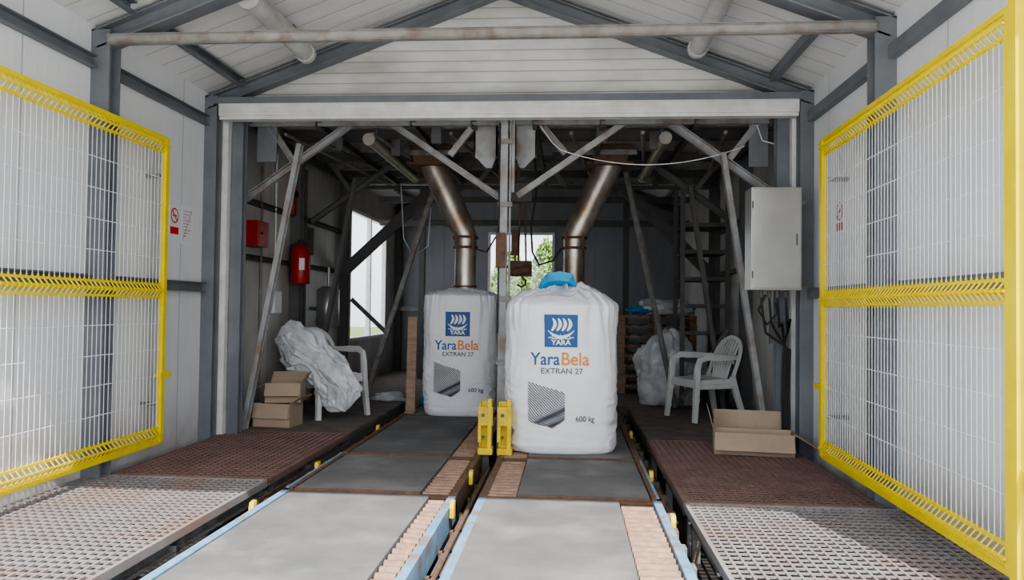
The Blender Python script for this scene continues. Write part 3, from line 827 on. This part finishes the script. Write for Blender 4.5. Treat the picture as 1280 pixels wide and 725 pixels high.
b.cyl((-3.2, 9.9, 1.5), (-3.2, 9.9, 1.75), 0.02, 0, 8); b.bar((-3.2, 9.9, 1.2), (XL, 9.9, 1.2), 0.05, 0.05, 1)
b.done()
b = B('wall_conduit', [M_steelw, M_dark, M_signw])
b.cyl((XL+0.03, 8.2, 0.1), (XL+0.03, 8.2, 3.0), 0.015, 0, 8)
b.cyl((XL+0.03, 8.6, 1.3), (XL+0.03, 8.6, 3.0), 0.012, 2, 8)
b.cyl((XL+0.03, 9.6, 0.3), (XL+0.03, 9.6, 3.0), 0.02, 1, 8)
b.box(XL, XL+0.08, 8.5, 8.7, 1.15, 1.4, 2); b.box(XL, XL+0.09, 9.5, 9.75, 1.9, 2.25, 1)
b.done()

def sign(name, wallx, y0, y1, z0, z1, kind):
    b = B(name, [M_signw, M_signr, M_pgrey])
    s = 1 if wallx == XL else -1
    X = wallx + s*0.004; X2 = wallx + s*0.0055
    b.box(min(wallx, X), max(wallx, X), y0, y1, z0, z1, 0)
    cy = (y0+y1)/2
    if kind == 'prohib':
        R = (y1-y0)*0.42; cz = z1 - R - 0.02
        n = 28; vs = []; fs = []
        for i in range(n):
            a = 2*math.pi*i/n
            vs += [(X2, cy+R*math.cos(a), cz+R*math.sin(a)), (X2, cy+R*0.8*math.cos(a), cz+R*0.8*math.sin(a))]
        for i in range(n): fs.append((2*i, (2*i+2) % (2*n), (2*i+3) % (2*n), 2*i+1))
        b.add(vs, fs, 1)
        b.bar((X2, cy-R*0.6, cz+R*0.6), (X2, cy+R*0.6, cz-R*0.6), 0.002, R*0.2, 1)
        b.box(X2-0.0005, X2, cy-R*0.5, cy+R*0.5, cz-R*0.1, cz+R*0.08, 2)
        b.box(min(X, X2), max(X, X2), y0+0.01, y1-0.01, z0+0.01, z0+(z1-z0)*0.28, 1)
    else:
        for i in range(9): b.box(min(X, X2), max(X, X2), y0+0.03, y1-0.03-0.04*(i % 3), z1-0.05-i*0.028, z1-0.046-i*0.028, 2)
        b.bar((X2, y0+0.02, z0+0.02), (X2, y1-0.02, z1-0.03), 0.001, 0.006, 1)
    return b.done()
sign('no_smoking_sign', XL, 6.30, 6.46, 1.84, 2.10, 'prohib')
sign('notice_sheet', XL, 6.50, 6.70, 1.78, 2.12, 'text')
sign('no_smoking_sign', XR, 6.15, 6.33, 1.88, 2.14, 'prohib')

# electrical cabinet
CX = -0.085
b = B('electrical_cabinet', [M_cab, M_dark, M_steelw, M_white])
b.box(1.63+CX, 2.05+CX, 6.62, 6.86, 1.42, 2.30, 0)
b.box(1.645+CX, 2.035+CX, 6.605, 6.62, 1.435, 2.285, 0)
b.box(2.0+CX, 2.012+CX, 6.598, 6.606, 1.8, 1.9, 1)
for z in (1.55, 2.15): b.cyl((1.642+CX, 6.612, z-0.03), (1.642+CX, 6.612, z+0.03), 0.008, 1, 8)
b.bar((1.85, 6.86, 2.2), (1.85, 6.90, 2.2), 0.5, 0.04, 2); b.bar((1.85, 6.86, 1.5), (1.85, 6.90, 1.5), 0.5, 0.04, 2)
b.done(bevel=0.006)
b = B('cabinet_cables', [M_black, M_dark])
for i, x in enumerate((1.66, 1.73, 1.80, 1.87)):
    b.cyl((x, 6.75, 1.36), (x, 6.75, 1.42), 0.02, 1, 8)
    b.sweep([(x, 6.75, 1.37), (x+0.02, 6.76, 1.2-0.05*i), (x+0.06, 6.82, 1.05+0.04*i), (1.94-0.02*i, 6.86, 0.9), (1.93-0.02*i, 6.86, 0.5), (1.94-0.02*i, 6.86, 0.05)], 0.011, 0, 8)
b.sweep([(1.70, 6.75, 1.38), (1.65, 6.8, 1.25), (1.73, 6.82, 1.12), (1.81, 6.8, 1.22), (1.79, 6.78, 1.32)], 0.009, 0, 8)
b.box(1.78, 1.90, 6.90, 6.95, 0.95, 1.15, 1)
b.done()

# hanging cables
b = B('hanging_cable', [M_signw, M_black])
pts = []
for i in range(25):
    t = i/24; pts.append((-0.1+1.75*t, 7.36, 2.78-0.16*4*t*(1-t)+0.03*t))
pts = [(-0.3, 7.36, 3.02), (-0.18, 7.36, 2.85)] + pts
b.sweep(pts, 0.005, 0, 6)
b.sweep([(1.75, 7.3, 3.0), (1.8, 7.3, 2.85), (1.95, 7.28, 2.80), (2.02, 7.2, 2.9)], 0.006, 0, 6)
b.sweep([(-2.9, 7.3, 3.0), (-2.6, 7.6, 2.95), (-2.2, 8.2, 2.8), (-2.1, 8.6, 2.95)], 0.006, 1, 6)
b.sweep([(-2.4, 10.6, 2.95), (-2.35, 10.6, 2.2), (-2.2, 10.6, 1.95), (-2.0, 10.6, 2.1), (-1.95, 10.6, 2.95)], 0.008, 0, 6)
b.done()

# ------------------------------------------------------------------ pallets, sacks, rack, board
def pallet(b, x0, y0, z, w=1.15, d=0.8, j=0):
    for k in range(3):
        xx = x0+(w-0.1)*k/2
        b.box(xx, xx+0.1, y0, y0+d, z, z+0.02, 0)
        for q in range(3): b.box(xx, xx+0.1, y0+(d-0.12)*q/2, y0+(d-0.12)*q/2+0.12, z+0.02, z+0.10, 0)
    for q in range(3): b.box(x0, x0+w, y0+(d-0.12)*q/2, y0+(d-0.12)*q/2+0.12, z+0.10, z+0.12, 0)
    for k in range(7):
        xx = x0+(w-0.1)*k/6; b.box(xx, xx+0.1, y0, y0+d, z+0.12, z+0.142, 0)
b = B('pallet_stack', [M_wood])
for i in range(8): pallet(b, 0.74+random.uniform(-0.02, 0.02), 11.4+random.uniform(-0.03, 0.03), 0.145*i)
b.done()

def lump(name, m, c, r, seed, amp=0.3, flat=0.0, nu=70, nv=46):
    b = B(name, m if isinstance(m, list) else [m])
    def f(u, v):
        th = u*2*math.pi; ph = math.pi*(v-0.5)
        d = Vector((math.cos(th)*math.cos(ph), math.sin(th)*math.cos(ph), math.sin(ph)))
        k = 1+amp*noise.noise(d*1.6+Vector((seed, 0, 0)))+amp*0.4*ridged(d*3+Vector((0, seed, 0)))+amp*0.2*ridged(d*7)
        p = Vector((d.x*r[0]*k, d.y*r[1]*k, d.z*r[2]*k))
        return (c[0]+p.x, c[1]+p.y, max(flat, c[2]+p.z))
    b.grid(f, nu, nv, 0, True, True)
    return b.done()
lump('empty_sack_heap', M_sack, (1.28, 10.2, 0.38), (0.38, 0.26, 0.50), 3.1, 0.35)
lump('folded_sack_pile', M_sack, (1.45, 11.75, 1.26), (0.42, 0.3, 0.14), 9.1, 0.35, 1.17)
lump('blue_film_bundle', M_loop, (1.12, 11.65, 1.24), (0.2, 0.2, 0.06), 5.1, 0.4, 1.17)
lump('blue_film_scrap', M_loop, (-1.75, 9.55, 0.07), (0.10, 0.10, 0.08), 5.7, 0.4, 0.0)
lump('debris_bag', M_sack, (-2.4, 10.0, 0.03), (0.2, 0.12, 0.06), 2.7, 0.5, 0.0)

b = B('wooden_board', [M_wood])
b.prof((-1.83, 8.75, 0.008), (-1.83, 8.82, 1.12), [(-0.055, -0.02), (0.055, -0.02), (0.055, 0.02), (-0.055, 0.02)], up=(0, 1, 0))
b.box(-1.89, -1.77, 8.7, 8.9, 0.006, 0.03)
b.done(bevel=0.004)

b = B('steel_rack', [M_dark, M_steelw])
for x in (1.45, 2.02):
    for y in (9.95, 10.6): b.angle((x, y, 0), (x, y, 2.9), 0.06, 0)
for z in (0.6, 0.95, 1.3, 1.65, 2.0, 2.35):
    b.bar((1.45, 9.95, z), (2.02, 9.95, z), 0.04, 0.04, 0); b.box(1.45, 2.02, 9.95, 10.6, z-0.03, z-0.015, 0)
b.bar((1.45, 9.93, 0.1), (2.02, 9.93, 1.0), 0.03, 0.05, 1)
b.done()
b = B('interior_pipe_frame', [M_steelw, M_dark])
for x in (-2.55, 0.95):
    b.hbeam((x, 13.0, 0), (x, 13.0, 3.3), 0.1, 0.1, 1, up=(0, 1, 0))
b.bar((-3.3, 13.0, 2.7), (2.0, 13.0, 2.7), 0.08, 0.1, 1)
b.bar((-3.3, 13.0, 3.1), (2.0, 13.0, 3.1), 0.08, 0.1, 1)
b.bar((-3.3, 14.7, 1.2), (-1.7, 14.7, 1.2), 0.05, 0.08, 0); b.bar((-0.2, 14.7, 1.2), (2.0, 14.7, 1.2), 0.05, 0.08, 0)
b.bar((-3.3, 14.7, 2.85), (2.0, 14.7, 2.85), 0.05, 0.08, 0)
b.done()

# ------------------------------------------------------------------ trees outside
def tree(x, y, h, r, seed):
    rnd = random.Random(seed)
    b = B('tree', [M_leaf, M_bark])
    b.sweep([(x, y, GL+0.031), (x+0.05, y, h*0.3), (x, y, h*0.7), (x, y, h*0.95)], [0.16, 0.13, 0.07, 0.02], 1, 8)
    for k in range(16):
        z = h*(0.2+0.045*k); a = rnd.uniform(0, 6.28); l = r*rnd.uniform(0.5, 0.9)*(1-0.04*k)
        b.sweep([(x, y, z), (x+l*0.5*math.cos(a), y+l*0.5*math.sin(a), z+0.3), (x+l*math.cos(a), y+l*math.sin(a), z+0.9)], [0.04, 0.025, 0.01], 1, 5)
    for k in range(4000):
        t = rnd.random(); z = h*(0.12+0.9*t); rr = r*math.sin(math.pi*min(1, 0.12+0.86*t))**0.7*math.sqrt(rnd.random())
        a = rnd.uniform(0, 6.28); p = Vector((x+rr*math.cos(a), y+rr*math.sin(a), z))
        if noise.noise(p*0.9) < -0.08: continue
        s = rnd.uniform(0.06, 0.13)
        u = Vector((rnd.uniform(-1, 1), rnd.uniform(-1, 1), rnd.uniform(-1, 1))).normalized(); w = u.orthogonal().normalized()
        b.add([p-u*s, p+w*s*0.6, p+u*s, p-w*s*0.6], [(0, 1, 2, 3)], 0)
    b.done(recalc=False)
tree(-2.2, 29, 3.3, 1.0, 1); tree(-3.6, 29, 2.6, 1.2, 2); tree(-0.9, 33, 4.3, 0.9, 3); tree(-2.6, 34, 3.3, 1.4, 4)
tree(-20, 42, 3.6, 2.4, 8); tree(-16, 44, 3.2, 2.2, 9)

# ------------------------------------------------------------------ light
w = bpy.data.worlds.new('sky'); scene.world = w; w.use_nodes = True
nt = w.node_tree; bg = nt.nodes['Background']
sky = nt.nodes.new('ShaderNodeTexSky'); sky.sky_type = 'NISHITA'; sky.sun_disc = False
sky.sun_elevation = math.radians(57); sky.sun_rotation = math.radians(166); sky.dust_density = 3
hz = nt.nodes.new('ShaderNodeMix'); hz.data_type = 'RGBA'; hz.inputs[0].default_value = 0.6
nt.links.new(sky.outputs[0], hz.inputs[6]); hz.inputs[7].default_value = (6.6, 6.9, 7.3, 1)
nt.links.new(hz.outputs[2], bg.inputs[0]); bg.inputs[1].default_value = 0.45

sl = bpy.data.lights.new('sun', 'SUN'); sl.energy = 8.0; sl.angle = math.radians(0.6); sl.color = (1.0, 0.975, 0.94)
so = bpy.data.objects.new('sun', sl); COL.objects.link(so); so.location = (3, -8, 14)
so.rotation_mode = 'QUATERNION'; so.rotation_quaternion = Vector((-0.33, 1.0, -1.6)).to_track_quat('-Z', 'Y')

# ------------------------------------------------------------------ camera
cam = bpy.data.cameras.new('camera'); cam.sensor_width = 36; cam.lens = 950/1280*36; cam.clip_end = 200
co = bpy.data.objects.new('camera', cam); COL.objects.link(co)
R = Matrix.Rotation(math.radians(4.33), 4, 'Z') @ Matrix.Rotation(math.radians(91.36), 4, 'X') @ Matrix.Rotation(math.radians(0.7), 4, 'Z')
co.matrix_world = Matrix.Translation((0, 0, 1.24)) @ R
scene.camera = co
